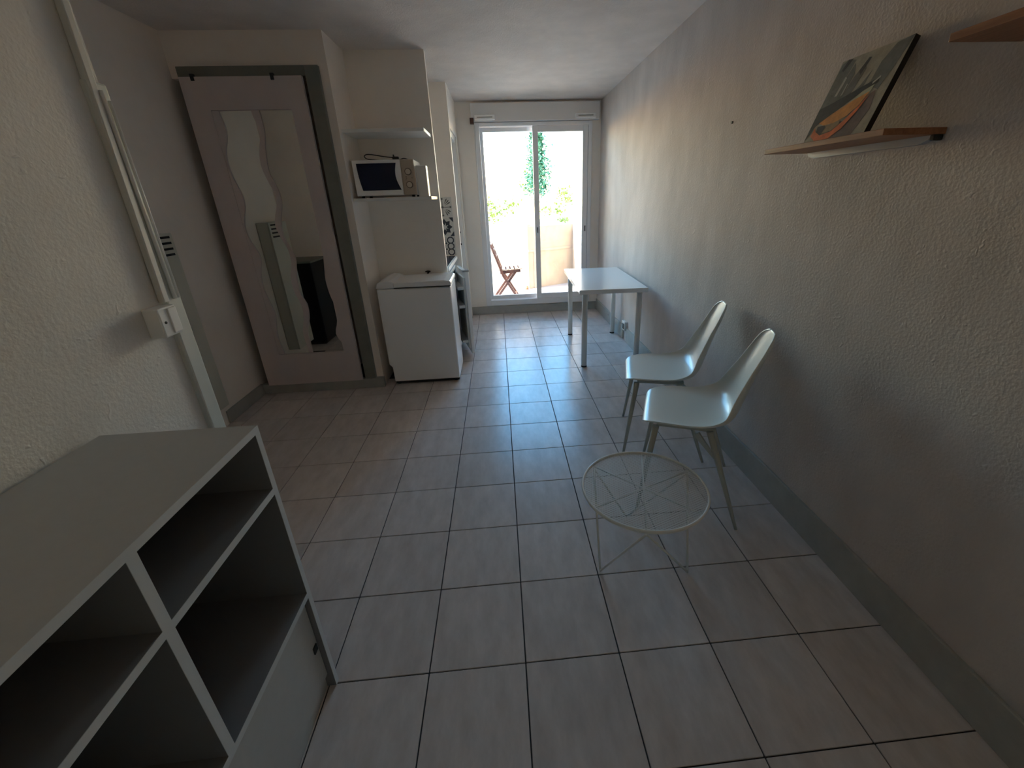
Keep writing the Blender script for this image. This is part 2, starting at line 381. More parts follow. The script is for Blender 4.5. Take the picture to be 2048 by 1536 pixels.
# ---------------------------------------------------------------- closet door with wavy mirrors
fr = struct(MB().box(-2.03, -1.225, 1.805, 1.84, 2.29, 2.35).box(-1.225, -1.135, 1.805, 1.84, .088, 2.35).box(-2.03, -2.005, 1.805, 1.84, .088, 2.29).build('trim_2', M_frame, bevel=.003))
cd = struct(thing('door_2', None, None, (-1.62, 1.8, .088)))
del_keys = [k for k in ('label', 'category') if k in cd.keys()]
for k in del_keys: del cd[k]
RX0, RX1, RZ0, RZ1 = -1.865, -1.345, .355, 2.095     # recess
yf, yb = 1.775, 1.803
MB().box(-2.012, RX0, yf, yb, .088, 2.285).box(RX1, -1.24, yf, yb, .088, 2.285).box(RX0, RX1, yf, yb, .088, RZ0).box(RX0, RX1, yf, yb, RZ1, 2.285).build('rail_frame', M_door, cd)
MB().box(RX0-.003, RX1+.003, 1.790, 1.8015, RZ0-.003, RZ1+.003).build('recessed_panel', M_door, cd)
for x in (-1.925, -1.425): MB().box(x-.01, x+.01, 1.768, 1.79, 2.262, 2.30).build('top_clip', M_dark, cd)
# wave edges read as (x, z) on the door's plane
def on_y(px, py, Y):
    f_ = 836.1067; u = (px-1024-44.6665)/f_; v = -(py-768+33.4522)/f_
    d = Fw+Rv*u+Uv*v; C0 = M.translation; k = (Y-C0.y)/d.y; p = C0+d*k; return p.x, p.z
L1 = [(440, 227), (452, 253), (455.5, 278), (453, 302), (459, 333), (472, 364), (486, 390), (491, 411), (490, 438), (493, 462), (504, 485), (517, 503), (523, 518), (523, 547), (528, 576), (541, 604), (552, 629), (554, 654), (559, 680), (569, 703)]
L2 = [(504, 227), (515.7, 253), (520.6, 274), (518.6, 302), (523, 333), (535, 360), (547, 382), (553.8, 407), (550, 442), (554, 459), (565, 480), (578, 503), (583, 527), (582, 557), (590, 586), (603, 610), (608, 636), (606, 662), (612, 685), (618, 699)]
L3 = [(521, 227), (530, 262), (532, 300), (540, 347), (556, 376), (564.5, 405), (563, 442), (569, 473), (582, 495), (592, 515), (594, 545), (601, 586), (615, 607), (619.6, 635), (617, 662), (625, 697)]
L4 = [(591, 229), (600, 278), (608, 312), (615, 346), (622, 385), (631, 415), (634, 445), (640, 475), (645, 500), (648, 530), (651, 560), (660, 590), (672, 618), (674, 645), (672, 668), (688, 692)]
def smooth(pts, n=48):
    q = [on_y(x, y, yf+.012) for x, y in pts]
    zs = [RZ1-.004+(RZ0+.004-(RZ1-.004))*i/(n-1) for i in range(n)]; out = []
    q = sorted(q, key=lambda a: -a[1])
    for z in zs:
        z_ = min(max(z, q[-1][1]), q[0][1])
        for k in range(len(q)-1):
            if q[k][1] >= z_ >= q[k+1][1]:
                t = (q[k][1]-z_)/max(1e-6, q[k][1]-q[k+1][1]); p0 = q[max(k-1, 0)]; p1 = q[k]; p2 = q[k+1]; p3 = q[min(k+2, len(q)-1)]
                x = .5*((2*p1[0])+(-p0[0]+p2[0])*t+(2*p0[0]-5*p1[0]+4*p2[0]-p3[0])*t*t+(-p0[0]+3*p1[0]-3*p2[0]+p3[0])*t**3); break
        out.append((min(max(x, RX0+.003), RX1-.003), z))
    return out
def strip(A, B, y0, y1, name, m, parent):
    n = len(A); vs = []
    for (xa, za), (xb, zb) in zip(A, B): vs += [(xa, y0, za), (xb, y0, zb), (xa, y1, za), (xb, y1, zb)]
    fs = []
    for i in range(n-1):
        a = 4*i; c = a+4
        fs += [(a, a+1, c+1, c), (a+2, c+2, c+3, a+3), (a, c, c+2, a+2), (a+1, a+3, c+3, c+1)]
    fs += [(0, 2, 3, 1), (4*n-4, 4*n-3, 4*n-1, 4*n-2)]
    return MB().add(vs, fs).build(name, m, parent)
S1, S2, S3, S4 = smooth(L1), smooth(L2), smooth(L3), smooth(L4)
strip(S1, S2, 1.786, 1.7899, 'mirror', M_mirror, cd)
strip(S3, S4, 1.786, 1.7899, 'mirror', M_mirror, cd)
EL = [(RX0+.0005, z) for x, z in S1]
strip(EL, [(x-.002, z) for x, z in S1], 1.7785, 1.7899, 'wavy_moulding', M_door, cd)
strip([(x+.002, z) for x, z in S2], [(x-.002, z) for x, z in S3], 1.7785, 1.7899, 'wavy_moulding', M_door, cd)

# heater and black cabinet reflected in the mirror
t = thing('wall_heater', 'tall vertical white panel heater on the alcove wall left of the mirrored door', 'heater', (-2.04, 1.0, .2))
MB().box(-2.088, -1.99, .885, 1.20, .20, 1.36).build('casing', M_heat, t, bevel=.006)
MB().box(-1.9905, -1.978, .88, 1.205, .20, 1.36).build('front_panel', M_heat, t, bevel=.004)
for k in range(4): MB().box(-1.979, -1.9755, 1.06, 1.178, 1.332-k*.033, 1.345-k*.033).build('louvre_slot', M_black, t)
t = thing('black_cabinet', 'black free-standing box cabinet seen only in the right mirror of the door', 'cabinet', (-2.25, .22, 0))
MB().box(-2.48, -2.03, .0, .45, .03, .915).build('body', M_black, t, bevel=.006)
MB().box(-2.49, -2.02, -.01, .46, .915, .935).build('top', M_frame, t, bevel=.003)
MB().box(-2.45, -2.06, .03, .42, .0, .03).build('plinth', M_dark, t)

# ---------------------------------------------------------------- appliance niche
def niche_shelf(z, label):
    t = thing('wall_shelf', label, 'shelf', (-.79, 2.24, z-.02), group='white shelves in the appliance niche')
    MB().box(-1.078, -.50, 1.885, 2.248, z-.022, z).build('board', M_white, t, bevel=.001)
    MB().box(-.5005, -.4985, 1.886, 2.247, z-.0215, z-.0005).build('edge_band', M_app, t)
    return t
niche_shelf(1.985, 'empty white shelf above the microwave oven')
niche_shelf(1.525, 'white shelf carrying the microwave oven')
mw = thing('microwave_oven', 'white microwave oven with dark blue door window and beige dial panel', 'microwave', (-.83, 2.05, 1.525))
x0, x1, y0, y1, z0, z1 = -1.055, -.605, 1.905, 2.19, 1.54, 1.785
MB().box(x0, x1, y0+.02, y1, z0, z1).build('body', M_app, mw, bevel=.008)
MB().box(x0, -.705, y0, y0+.021, z0, z1).build('door', M_app, mw, bevel=.006)
wpoly = [(-1.022+.000, 1.768), (-1.026+.004, 1.77)]
pl = []
for k in range(9):
    a = k/8; pl.append((-1.027+.035*a*a*.6+.004, 1.762-a*.185))
pr = []
for k in range(9):
    a = k/8; pr.append((-.735-.022*math.sin(PI*a)+.018*a, 1.762-a*.185))
MB().prism(pl+pr[::-1], 'y', y0-.003, y0+.002).build('door_window', M_navy, mw)
MB().box(-.704, x1, y0+.002, y0+.021, z0, z1).build('control_panel', M_beige, mw, bevel=.005)
for z in (1.700, 1.610):
    k = MB().cyl((-.652, y0+.002, z), (-.652, y0-.012, z), .025, 24).build('dial', M_knobring, mw)
    MB().cyl((-.652, y0-.012, z), (-.652, y0-.018, z), .019, 24).box(-.656, -.648, y0-.024, y0-.017, z-.018, z+.018).build('dial_cap', M_knob, k)
for (x, z) in ((-.672, 1.665), (-.671, 1.655), (-.629, 1.657), (-.675, 1.645)):
    MB().box(x-.004, x+.004, y0-.0005, y0+.003, z-.0025, z+.0025).build('printed_mark', M_knobring, mw)
for (x, y) in ((-1.02, 1.94), (-.64, 1.94), (-1.02, 2.16), (-.64, 2.16)):
    MB().cyl((x, y, 1.525), (x, y, 1.541), .012, 10).build('foot', M_dark, mw)
cb = MB()
pts = []
for t_ in range(25):
    a = t_/24*2*PI*.94+.3
    pts.append((-.93-.075*math.cos(a)*(1 if math.cos(a) > 0 else .9), 2.02+.01*math.sin(a), 1.797+.012*math.sin(a)+.006*abs(math.cos(a))))
cord = [(-.76, 2.02, 1.805), (-.84, 2.02, 1.815), (-.92, 2.02, 1.829), (-.965, 2.02, 1.832), (-.985, 2.02, 1.820), (-.97, 2.02, 1.803), (-.93, 2.02, 1.796), (-.86, 2.02, 1.790), (-.79, 2.03, 1.790), (-.74, 2.04, 1.790), (-.70, 2.05, 1.802), (-.665, 2.07, 1.794), (-.64, 2.12, 1.789)]
def catmull(P, n=6):
    P = [Vector(p) for p in P]; out = []
    for i in range(len(P)-1):
        p0, p1, p2, p3 = P[max(i-1, 0)], P[i], P[i+1], P[min(i+2, len(P)-1)]
        for k in range(n):
            t = k/n; out.append(.5*((2*p1)+(-p0+p2)*t+(2*p0-5*p1+4*p2-p3)*t*t+(-p0+3*p1-3*p2+p3)*t**3))
    return out+[P[-1]]
MB().tube(catmull(cord), .0035, 8).build('power_cord', M_dark, mw)
MB().box(-.775, -.73, 2.0, 2.03, 1.789, 1.812).cyl((-.76, 2.01, 1.80), (-.765, 2.0, 1.825), .006, 8).build('plug', M_dark, mw, bevel=.002)
tag(MB().box(-.598, -.522, 1.93, 2.01, 1.5252, 1.742).build('carton', M_white, bevel=.004), 'plain white upright carton on the shelf right of the microwave', 'box')
t = thing('outlet_cover', 'white rectangular cover plate on the niche wall above the washing machine', 'outlet', (-.68, 2.25, 1.29))
MB().box(-.765, -.615, 2.243, 2.2495, 1.245, 1.335).build('plate', M_wn, t, bevel=.002)
MB().box(-.75, -.63, 2.240, 2.2435, 1.256, 1.324).build('insert', M_wn, t, bevel=.0015)
t = thing('water_tap', 'small dark hose tap low on the niche wall behind the washing machine', 'tap', (-.66, 2.24, .90))
MB().cyl((-.65, 2.249, .90), (-.65, 2.20, .90), .008, 12).build('spout', M_dark, t)
MB().tube([(-.672, 2.215, .91), (-.65, 2.213, .914), (-.628, 2.215, .91)], .006, 8).build('handle', M_dark, t)

# washing machine, its side towards the camera
wm = thing('washing_machine', 'white top-loading washing machine standing in the niche', 'washing machine', (-.715, 2.03, 0))
X0, X1, Y0, Y1 = -1.018, -.418, 1.828, 2.228
MB().prism([(X0+.005, .842), (X0+.005, .19), (X0+.03, .165), (X0+.032, .03), (X1-.003, .03), (X1-.003, .842)], 'y', Y0, Y1).build('body', M_app, wm, bevel=.010)
lid = MB().prism([(X0, .846), (X1, .846), (X1+.004, .868), (X1-.006, .888), (X1-.05, .895), (-.86, .888), (-.90, .905), (-.945, .912), (X0+.015, .89)], 'y', Y0-.004, Y1).build('top_cover', M_app, wm, bevel=.008)
MB().prism([(-.875, .852), (X1+.003, .852), (X1+.006, .87), (X1-.004, .89), (-.875, .892)], 'y', Y0-.008, Y0+.30).build('lid', M_app, wm, bevel=.007)
MB().box(-.872, X1, Y0-.0055, Y0+.02, .846, .851).build('lid_seam', M_dark, wm)
for (x, y) in ((X0+.06, Y0+.04), (X1-.04, Y0+.04), (X0+.06, Y1-.04), (X1-.04, Y1-.04)):
    MB().cyl((x, y, 0), (x, y, .032), .018, 12).build('foot', M_dark, wm)
MB().box(X0+.04, X1-.01, Y0+.012, Y1-.02, .012, .03).build('base_plate', M_dark, wm)

# ---------------------------------------------------------------- kitchenette
kt = thing('kitchen_worktop', 'narrow white worktop of the kitchenette behind the niche wall', 'worktop', (-.7, 2.8, .86))
MB().box(-1.178, -.475, 2.302, 3.198, .885, .920).build('top', M_app, kt, bevel=.003)
tag(MB().box(-1.10, -.492, 2.42, 3.14, .9203, .928).build('ceramic_hob', M_navy, bevel=.002), 'black glass hob set on the kitchenette worktop', 'hob')
kn = bpy.data.objects['ceramic_hob']
for k in range(2): MB().box(-.60, -.585, 2.55+.26*k, 2.72+.26*k, .9281, .929).build('painted_reflection', M_white, kn)  # reflections on the hob glass, laid on as white strips
fg = thing('mini_fridge', 'white undercounter fridge with its door ajar beside the washing machine', 'fridge', (-.8, 2.7, 0))
fx0, fx1, fy0, fy1 = -1.05, -.475, 2.36, 2.90
b = MB().box(fx0, fx1, fy0, fy0+.03, .03, .865).box(fx0, fx1, fy1-.03, fy1, .03, .865).box(fx0, fx0+.03, fy0+.03, fy1-.03, .03, .865).box(fx0+.03, fx1, fy0+.03, fy1-.03, .03, .08).box(fx0+.03, fx1, fy0+.03, fy1-.03, .83, .865)
b.build('cabinet', M_app, fg, bevel=.003)
MB().box(fx0+.03, fx1-.01, fy0+.03, fy1-.03, .08, .83).build('shaded_interior', M_black, fg)  # solid black block painted in for the shade of the fridge hollow
for z in (.13, .5, .70): MB().box(fx1-.012, fx1+.004, fy0+.03, fy1-.03, z, z+.018).build('shelf', M_white, fg)
for (x, y) in ((fx0+.05, fy0+.05), (fx1-.05, fy0+.05), (fx0+.05, fy1-.05), (fx1-.05, fy1-.05)):
    MB().cyl((x, y, 0), (x, y, .031), .016, 10).build('foot', M_dark, fg)
H = Vector((-.468, 2.905, 0)); F_ = Vector((-.345, 2.43, 0)); dv = (F_-H).normalized(); ang = math.atan2(dv.y, dv.x)
T = Matrix.Translation(H) @ Matrix.Rotation(ang, 4, 'Z'); L_ = (F_-H).length
dr = MB().box(0, L_, 0, .035, .035, .855, T=T).build('door', M_app, fg, bevel=.006)
MB().box(.04, L_-.04, -.018, 0, .08, .80, T=T).build('door_liner', M_white, dr, bevel=.006)
for z in (.14, .50, .68): MB().box(.05, L_-.05, -.075, -.018, z, z+.03, T=T).build('door_rack', M_white, dr, bevel=.003)
MB().box(L_-.06, L_+.0, -.02, .04, .856, .872, T=T).build('hinge_cap', M_steel, dr, bevel=.002)

# patterned backsplash tiles, one object each with inlaid print
kw = bpy.data.objects['wall_kitchen']
def disc_poly(cx, cz, r, n, a0=0, squash=1): return [(cx+r*math.cos(a0+2*PI*k/n), cz+r*math.sin(a0+2*PI*k/n)*squash) for k in range(n)]
def ringmb(b, cx, cz, r, w, y0, y1, n=8, a0=PI/8):
    for k in range(n):
        a, c = a0+2*PI*k/n, a0+2*PI*(k+1)/n
        b.prism([(cx+r*math.cos(a), cz+r*math.sin(a)), (cx+r*math.cos(c), cz+r*math.sin(c)), (cx+(r-w)*math.cos(c), cz+(r-w)*math.sin(c)), (cx+(r-w)*math.cos(a), cz+(r-w)*math.sin(a))], 'y', y0, y1)
for ci in range(3):
    cx = -.579-.2*ci
    for ri in range(3):
        cz = 1.025+.2*ri
        tl = MB().box(cx-.0985, cx+.0985, 3.194, 3.1999, cz-.0985, cz+.0985).build('tile', M_btile, kw, bevel=.001, seg=1)
        p = MB(); ya, yb_ = 3.1934, 3.1941
        if ri == 0:
            for gx in (-1, 1):
                for gz in (-1, 0, 1): ringmb(p, cx+gx*.048, cz+gz*.062, .040, .013, ya, yb_)
            for gz in (-.5, .5): p.prism(disc_poly(cx, cz+gz*.062, .012, 4), 'y', ya, yb_)
            m = M_ink
        elif ri == 1:
            for k in range(8):
                a = k*PI/4; r1, r2, w_ = .018, .085, .024
                c_, s_ = math.cos(a), math.sin(a); mid = (r1+r2)/2
                p.prism([(cx+r1*c_, cz+r1*s_), (cx+mid*c_-w_*s_, cz+mid*s_+w_*c_), (cx+r2*c_, cz+r2*s_), (cx+mid*c_+w_*s_, cz+mid*s_-w_*c_)], 'y', ya, yb_)
            for sx, sz in ((1, 1), (1, -1), (-1, 1), (-1, -1)):
                p.prism([(cx+sx*.096, cz+sz*.096), (cx+sx*.052, cz+sz*.096), (cx+sx*.096, cz+sz*.045)], 'y', ya, yb_)
            m = M_ink
        else:
            for k in range(4):
                a = k*PI/2; c_, s_ = math.cos(a), math.sin(a)
                p.prism([(cx-.0025*s_, cz+.0025*c_), (cx+.08*c_-.0025*s_, cz+.08*s_+.0025*c_), (cx+.08*c_+.0025*s_, cz+.08*s_-.0025*c_), (cx+.0025*s_, cz-.0025*c_)], 'y', ya, yb_)
                p.prism(disc_poly(cx+.082*c_, cz+.082*s_, .010, 8), 'y', ya, yb_)
                a2 = a+PI/4
                for q in (-.25, 0, .25):
                    c2, s2 = math.cos(a2+q), math.sin(a2+q)
                    p.prism([(cx+.03*c2, cz+.03*s2), (cx+.085*c2-.007*s2, cz+.085*s2+.007*c2), (cx+.10*c2, cz+.10*s2), (cx+.085*c2+.007*s2, cz+.085*s2-.007*c2)], 'y', ya, yb_)
            p.prism(disc_poly(cx, cz, .012, 8), 'y', ya, yb_); m = M_ink2
        p.build('print', m, tl)

# ---------------------------------------------------------------- shelving cabinet at lower left
cbn = thing('shelving_cabinet', 'low white open shelving cabinet with cubbies against the left wall', 'cabinet', (-.82, -1.25, 0))
cx0, cx1 = -1.006, -.635; cyf = -.648; TZ = .985; th = .018
NC = 3; CWD = .40
cyb = cyf-NC*CWD-.03
e = .0012
MB().box(cx0, cx1-e, cyb, cyf, TZ-th, TZ).build('top_board', M_mel, cbn)
MB().box(cx1-e, cx1, cyb, cyf, TZ-th, TZ).build('edge_band', M_edge, cbn)
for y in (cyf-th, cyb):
    MB().box(cx0, cx1-e, y, y+th, 0, TZ-th).build('side_panel', M_mel_shade, cbn)
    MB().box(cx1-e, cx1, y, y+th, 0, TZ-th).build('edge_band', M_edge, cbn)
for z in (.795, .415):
    MB().box(cx0+.006, cx1-e, cyb+th, cyf-th, z-.009, z+.009).build('shelf', M_mel_shade, cbn)
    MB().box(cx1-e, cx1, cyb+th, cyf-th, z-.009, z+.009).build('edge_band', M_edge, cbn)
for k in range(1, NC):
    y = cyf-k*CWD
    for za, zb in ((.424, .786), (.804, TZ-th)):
        MB().box(cx0+.006, cx1-e, y-.011, y+.011, za, zb).build('divider', M_mel_shade, cbn)
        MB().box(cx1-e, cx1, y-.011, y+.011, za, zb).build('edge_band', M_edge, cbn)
MB().box(cx0, cx0+.006, cyb+th, cyf-th, .06, TZ-th).build('back_panel', M_back_shade, cbn)
d1 = MB().box(cx1-.034, cx1-.016, cyf-CWD*1.5, cyf-th-.003, .065, .404).build('door', M_mel, cbn, bevel=.001)
MB().box(cx1-.016, cx1-.012, cyf-.05, cyf-.03, .20, .225).build('door_stop', M_dark, cbn)
MB().box(cx1-.034, cx1-.016, cyb+th+.003, cyf-CWD*1.5-.004, .065, .404).build('door', M_mel, cbn, bevel=.001)
MB().box(cx0+.01, cx1-.03, cyb+th, cyf-th, .0, .06).build('plinth', M_mel, cbn)

# ---------------------------------------------------------------- dining table
tb = thing('dining_table', 'white rectangular table with round legs against the right wall by the window', 'table', (.985, 2.52, 0), math.radians(-2))
def tl_(x, y, z): return Matrix.Translation((.985, 2.52, 0)) @ Matrix.Rotation(math.radians(-2), 4, 'Z') @ Vector((x, y, z))
TT = Matrix.Translation((.985, 2.52, 0)) @ Matrix.Rotation(math.radians(-2), 4, 'Z')
MB().box(-.30, .30, -.60, .58, .697, .735, T=TT).build('tabletop', M_table, tb, bevel=.003)
for sx, sy in ((-1, -1), (1, -1), (-1, 1), (1, 1)):
    x, y = sx*.245, (-.535 if sy < 0 else .46)
    if sx < 0 and sy < 0: x = -.243
    lg = MB().cyl(tl_(x, y, .012), tl_(x, y, .690), .0255, 20).build('leg', M_metal, tb)
    MB().cyl(tl_(x, y, .0), tl_(x, y, .013), .0265, 20).build('foot_cap', M_dark, lg)
    MB().cyl(tl_(x, y, .690), tl_(x, y, .697), .034, 20).build('mounting_plate', M_metal, lg)

# ---------------------------------------------------------------- shell chairs
def make_chair(label, loc, rz):
    t = thing('shell_chair', label, 'chair', loc, rz, 'white shell chairs along the right wall')
    I = INV[t.name].inverted()
    # profile (y forward, z, half width, side lift, side wrap forward)
    prof = [(.232, .432, .140, .000, 0), (.226, .447, .176, .002, 0), (.195, .457, .198, .006, 0), (.13, .459, .218, .012, 0), (.05, .455, .224, .018, 0), (-.03, .451, .226, .026, 0), (-.09, .453, .224, .040, .008),
            (-.14, .466, .220, .048, .022), (-.178, .497, .212, .036, .045), (-.200, .545, .200, .018, .056), (-.217, .60, .186, .006, .054), (-.236, .66, .170, .0, .046), (-.256, .72, .156, 0, .038), (-.277, .78, .144, 0, .030), (-.290, .822, .126, 0, .024), (-.298, .846, .095, 0, .016), (-.302, .857, .05, 0, .010)]
    NU = 13; vs = []; fs = []
    for (y, z, w, lf, wr) in prof:
        z += .027+.020*max(0, min(1, (z-.5)/.35)); w *= 1-.17*max(0, min(1, (z-.52)/.22))
        for k in range(NU):
            s = -1+2*k/(NU-1); e = abs(s)**2.4
            vs.append((w*math.sin(s*PI/2*.96)/math.sin(PI/2*.96), y+wr*e, z+lf*e))
    for i in range(len(prof)-1):
        for k in range(NU-1):
            a = i*NU+k; fs.append((a, a+1, a+NU+1, a+NU))
    b = MB().add([I @ Vector(v) for v in vs], fs, True)
    o = b.build('seat_shell', M_shell, t, fixn=False)
    sm = o.modifiers.new('s', 'SOLIDIFY'); sm.thickness = .009; sm.offset = 0
    ss = o.modifiers.new('u', 'SUBSURF'); ss.levels = 1; ss.render_levels = 2
    # under-seat frame and tapered legs
    MB().xf(Matrix.Identity(4)).box(-.15, .15, .13, .165, .450, .469, T=I).box(-.15, .15, -.10, -.065, .444, .466, T=I).box(-.16, -.13, -.10, .165, .449, .465, T=I).box(.13, .16, -.10, .165, .449, .465, T=I).build('under_frame', M_leg, t, bevel=.003)
    for (a, c) in (((-.174, .168, .458), (-.245, .226, 0)), ((.174, .168, .458), (.245, .226, 0)), ((-.165, -.075, .455), (-.262, -.236, 0)), ((.165, -.075, .455), (.262, -.236, 0))):
        MB().tube([I @ Vector(a), I @ Vector(c)], .0165, 14, r2=.0075).build('leg', M_leg, t)
        # gusset where the leg meets the frame
    for s in (-1, 1):
        MB().bar(I @ Vector((s*.15, -.02, .428)), I @ Vector((s*.19, -.11, .33)), .012, .03, w2=.008, h2=.012).build('gusset', M_leg, t)
    return t
def face(deg): # facing direction (-cos, sin): local +y to it
    return math.radians(90-deg)
make_chair('white shell chair nearest the camera, behind the round wire table', (.914, .182, 0), face(22))
make_chair('white shell chair farther back, between the near chair and the dining table', (.968, .705, 0), face(16))

# ---------------------------------------------------------------- round wire table
RC = Vector((.535, -.235, 0)); RR = .253; RZ = .362
rtb = thing('wire_side_table', 'small round white wire mesh table with zigzag rod legs', 'table', RC)
ring = [(RC.x+RR*math.cos(2*PI*k/72), RC.y+RR*math.sin(2*PI*k/72), RZ) for k in range(72)]
rim = MB()
rim.tube(ring, .0055, 8, closed=True)
n = 72
rim.add([(x, y, z+dz) for dz in (-.012, 0) for x, y, z in ring], [(k, (k+1) % n, n+(k+1) % n, n+k) for k in range(n)], True)
rim.build('rim', M_metal, rtb)
# expanded-metal mesh: two families of thin zigzag wires
mesh_b = MB()
st = .0100; hw = .00075
def chord(u0, axis):
    h = math.sqrt(max(0, (RR-.004)**2-u0*u0)); return h
k = -int(RR/st)
ca, sa = math.cos(math.radians(-12)), math.sin(math.radians(-12))
def rot2(u, v): return (RC.x+u*ca-v*sa, RC.y+u*sa+v*ca)
for fam in (0, 1):
    for q in range(k, -k+1):
        u0 = q*st*1.0
        h = chord(u0, 0)
        if h < .01: continue
        a = math.radians(32 if fam else -32)
        d = Vector((math.cos(a), math.sin(a))); nn = Vector((-d.y, d.x))
        p0 = nn*u0-d*h; p1 = nn*u0+d*h
        c0 = [p0+nn*hw, p0-nn*hw, p1-nn*hw, p1+nn*hw]
        lo = [(*rot2(c.x, c.y), RZ-.003) for c in c0]; hi = [(*rot2(c.x, c.y), RZ-.0012) for c in c0]
        mesh_b.add(lo+hi, [(0, 3, 2, 1), (4, 5, 6, 7), (0, 1, 5, 4), (2, 3, 7, 6)])
o = mesh_b.build('mesh_top', M_metal, rtb, fixn=False); o['kind'] = 'stuff'
Tn, Ta, Tb = [Vector((RC.x+.247*math.cos(math.radians(a)), RC.y+.247*math.sin(math.radians(a)), RZ-.02)) for a in (-106, 134, 14+8)]
F1, F2, F3 = Vector((.342, -.315, .005)), Vector((.705, -.362, .005)), Vector((.545, -.01, .005))
for a, c in ((Tn, F1), (Tn, F2), (Ta, F1), (Ta, F3), (Tb, F2), (Tb, F3)):
    MB().tube([a, c], .0048, 8).build('leg_rod', M_metal, rtb)
for a in (Ta, Tb, Tn):
    op = Vector((2*RC.x-a.x, 2*RC.y-a.y, a.z))
    MB().tube([a+Vector((0, 0, .012)), op+Vector((0, 0, .012))], .004, 8).build('cross_rod', M_metal, rtb)

# ---------------------------------------------------------------- wooden wall shelves and canvas
def wall_shelf(y0, y1, z, label):
    t = thing('wooden_wall_shelf', label, 'shelf', (XR-.1, (y0+y1)/2, z), group='oiled wood shelves on the right wall')
    MB().box(XR-.197, XR-.001, y0, y1, z, z+.018).build('board', M_shelfw, t, bevel=.0015)
    MB().prism([(y0+.02, z), (y0+.03, z-.012), (y0+.06, z-.022), (y1-.06, z-.022), (y1-.03, z-.014), (y1-.02, z)], 'x', XR-.022, XR-.001).build('bracket', M_steel, t)
    MB().box(XR-.03, XR-.001, y0+.004, y0+.02, z-.016, z).build('end_cap', M_dark, t, bevel=.003)
    return t
wall_shelf(-.336, .245, 1.627, 'brown wooden shelf on the right wall carrying the small canvas')
wall_shelf(-1.06, -.462, 1.812, 'brown wooden shelf high on the right wall at the photo edge')
pt = thing('canvas_painting', 'small square canvas of an orange boat leaning on the wooden shelf', 'painting', (1.2, -.07, 1.645))
# local canvas frame: u along -Y (to the right as seen), v up the leaning face
O_ = Vector((1.185, .105, 1.6455)); U_ = Vector((0.0, -1, 0)); V_ = Vector((.098, .0, .27)).normalized(); N_ = U_.cross(V_)
if N_.x > 0: N_ = -N_
CS = .285
def cv(u, v, d): return O_+U_*(u*CS)+V_*(v*CS*1.0)+N_*d
def cprism(poly, d0, d1):
    n = len(poly); vs = [cv(u, v, d0) for u, v in poly]+[cv(u, v, d1) for u, v in poly]
    return vs, [tuple(range(n))[::-1], tuple(range(n, 2*n))]+[(i, (i+1) % n, n+(i+1) % n, n+i) for i in range(n)]
def paint(name, polys, colr, d):
    m = mat(name, colr, .55, noise=(40, .25))
    for p in polys: MB().add(*cprism(p, d-.0003, d)).build(name, m, pt)
MB().add(*cprism([(0, 0), (1, 0), (1, 1), (0, 1)], -.018, 0)).build('canvas', mat('canvas_grey', (.40, .38, .31), .7, noise=(30, .25)), pt)
MB().add(*cprism([(1.0005, 0), (1.004, 0), (1.004, 1), (1.0005, 1)], -.018, 0)).build('painted_side', mat('dark_side', (.022, .016, .014), .6, noise=(25, .6)), pt)
P_ = paint
P_('paint_grey', [[(0, .44), (.14, .44), (.24, .96), (.10, 1.0), (.02, .96)], [(.13, .44), (.30, .50), (.34, .78), (.26, .92)], [(.30, .50), (.44, .52), (.50, .80), (.44, .90), (.36, .74)], [(.46, .52), (.60, .58), (.62, .76), (.55, .62)], [(.68, .58), (.86, .50), (.93, .70), (1, 1), (.80, .98), (.70, .82)]], (.17, .18, .168), .0006)
P_('paint_dark', [[(0, .05), (.08, .22), (.50, .45), (.66, .54), (.82, .58), (.80, .64), (.5, .56), (.2, .48), (0, .44)], [(.06, .88), (.10, .86), (.18, .99), (.10, .99)], [(.40, .80), (.45, .74), (.50, .92), (.46, .93)]], (.055, .062, .062), .0009)
P_('paint_pale', [[(.17, .56), (.21, .56), (.24, .76), (.20, .78)], [(.28, .54), (.31, .56), (.31, .68), (.29, .68)], [(.74, .58), (.82, .63), (.81, .655), (.73, .60)]], (.48, .48, .44), .0012)
P_('paint_cream', [[(.48, .41), (.64, .52), (.78, .57), (.77, .48), (.68, .41)]], (.50, .50, .34), .0012)
P_('paint_amber', [[(.13, .25), (.30, .34), (.55, .44), (.76, .50), (.70, .37), (.58, .27), (.42, .22), (.25, .21)]], (.75, .34, .09), .0014)
P_('paint_orange', [[(.10, .20), (.08, .10), (.20, .03), (.42, .02), (.60, .13), (.72, .31), (.78, .47), (.68, .33), (.56, .21), (.44, .12), (.26, .09), (.14, .15)]], (.78, .20, .06), .0016)
P_('paint_brown', [[(.44, .02), (.80, .02), (.90, .30), (.84, .50), (.78, .47), (.72, .31), (.60, .13)]], (.19, .14, .13), .0006)
P_('paint_tan', [[(.30, .20), (.28, .11), (.42, .12), (.52, .18), (.50, .235)]], (.34, .24, .13), .0018)
P_('paint_black', [[(.14, .21), (.16, .14), (.28, .10), (.31, .18), (.26, .21)]], (.05, .045, .045), .0018)

# low wall socket beside the far baseboard
t = thing('wall_socket', 'small white socket with a dark insert low on the right wall behind the table', 'socket', (XR-.01, 2.68, .14))
MB().box(XR-.03, XR-.001, 2.63, 2.73, .12, .22).build('housing', M_white, t, bevel=.004)
MB().box(XR-.034, XR-.029, 2.645, 2.70, .135, .195).build('insert', M_dark, t, bevel=.002)

t = MB().cyl((XR-.006, .922, 1.841), (XR-.0005, .922, 1.841), .007, 10).build('wall_plug', M_dark)
tag(t, 'tiny dark screw plug in the textured right wall left of the wooden shelf', 'wall plug')

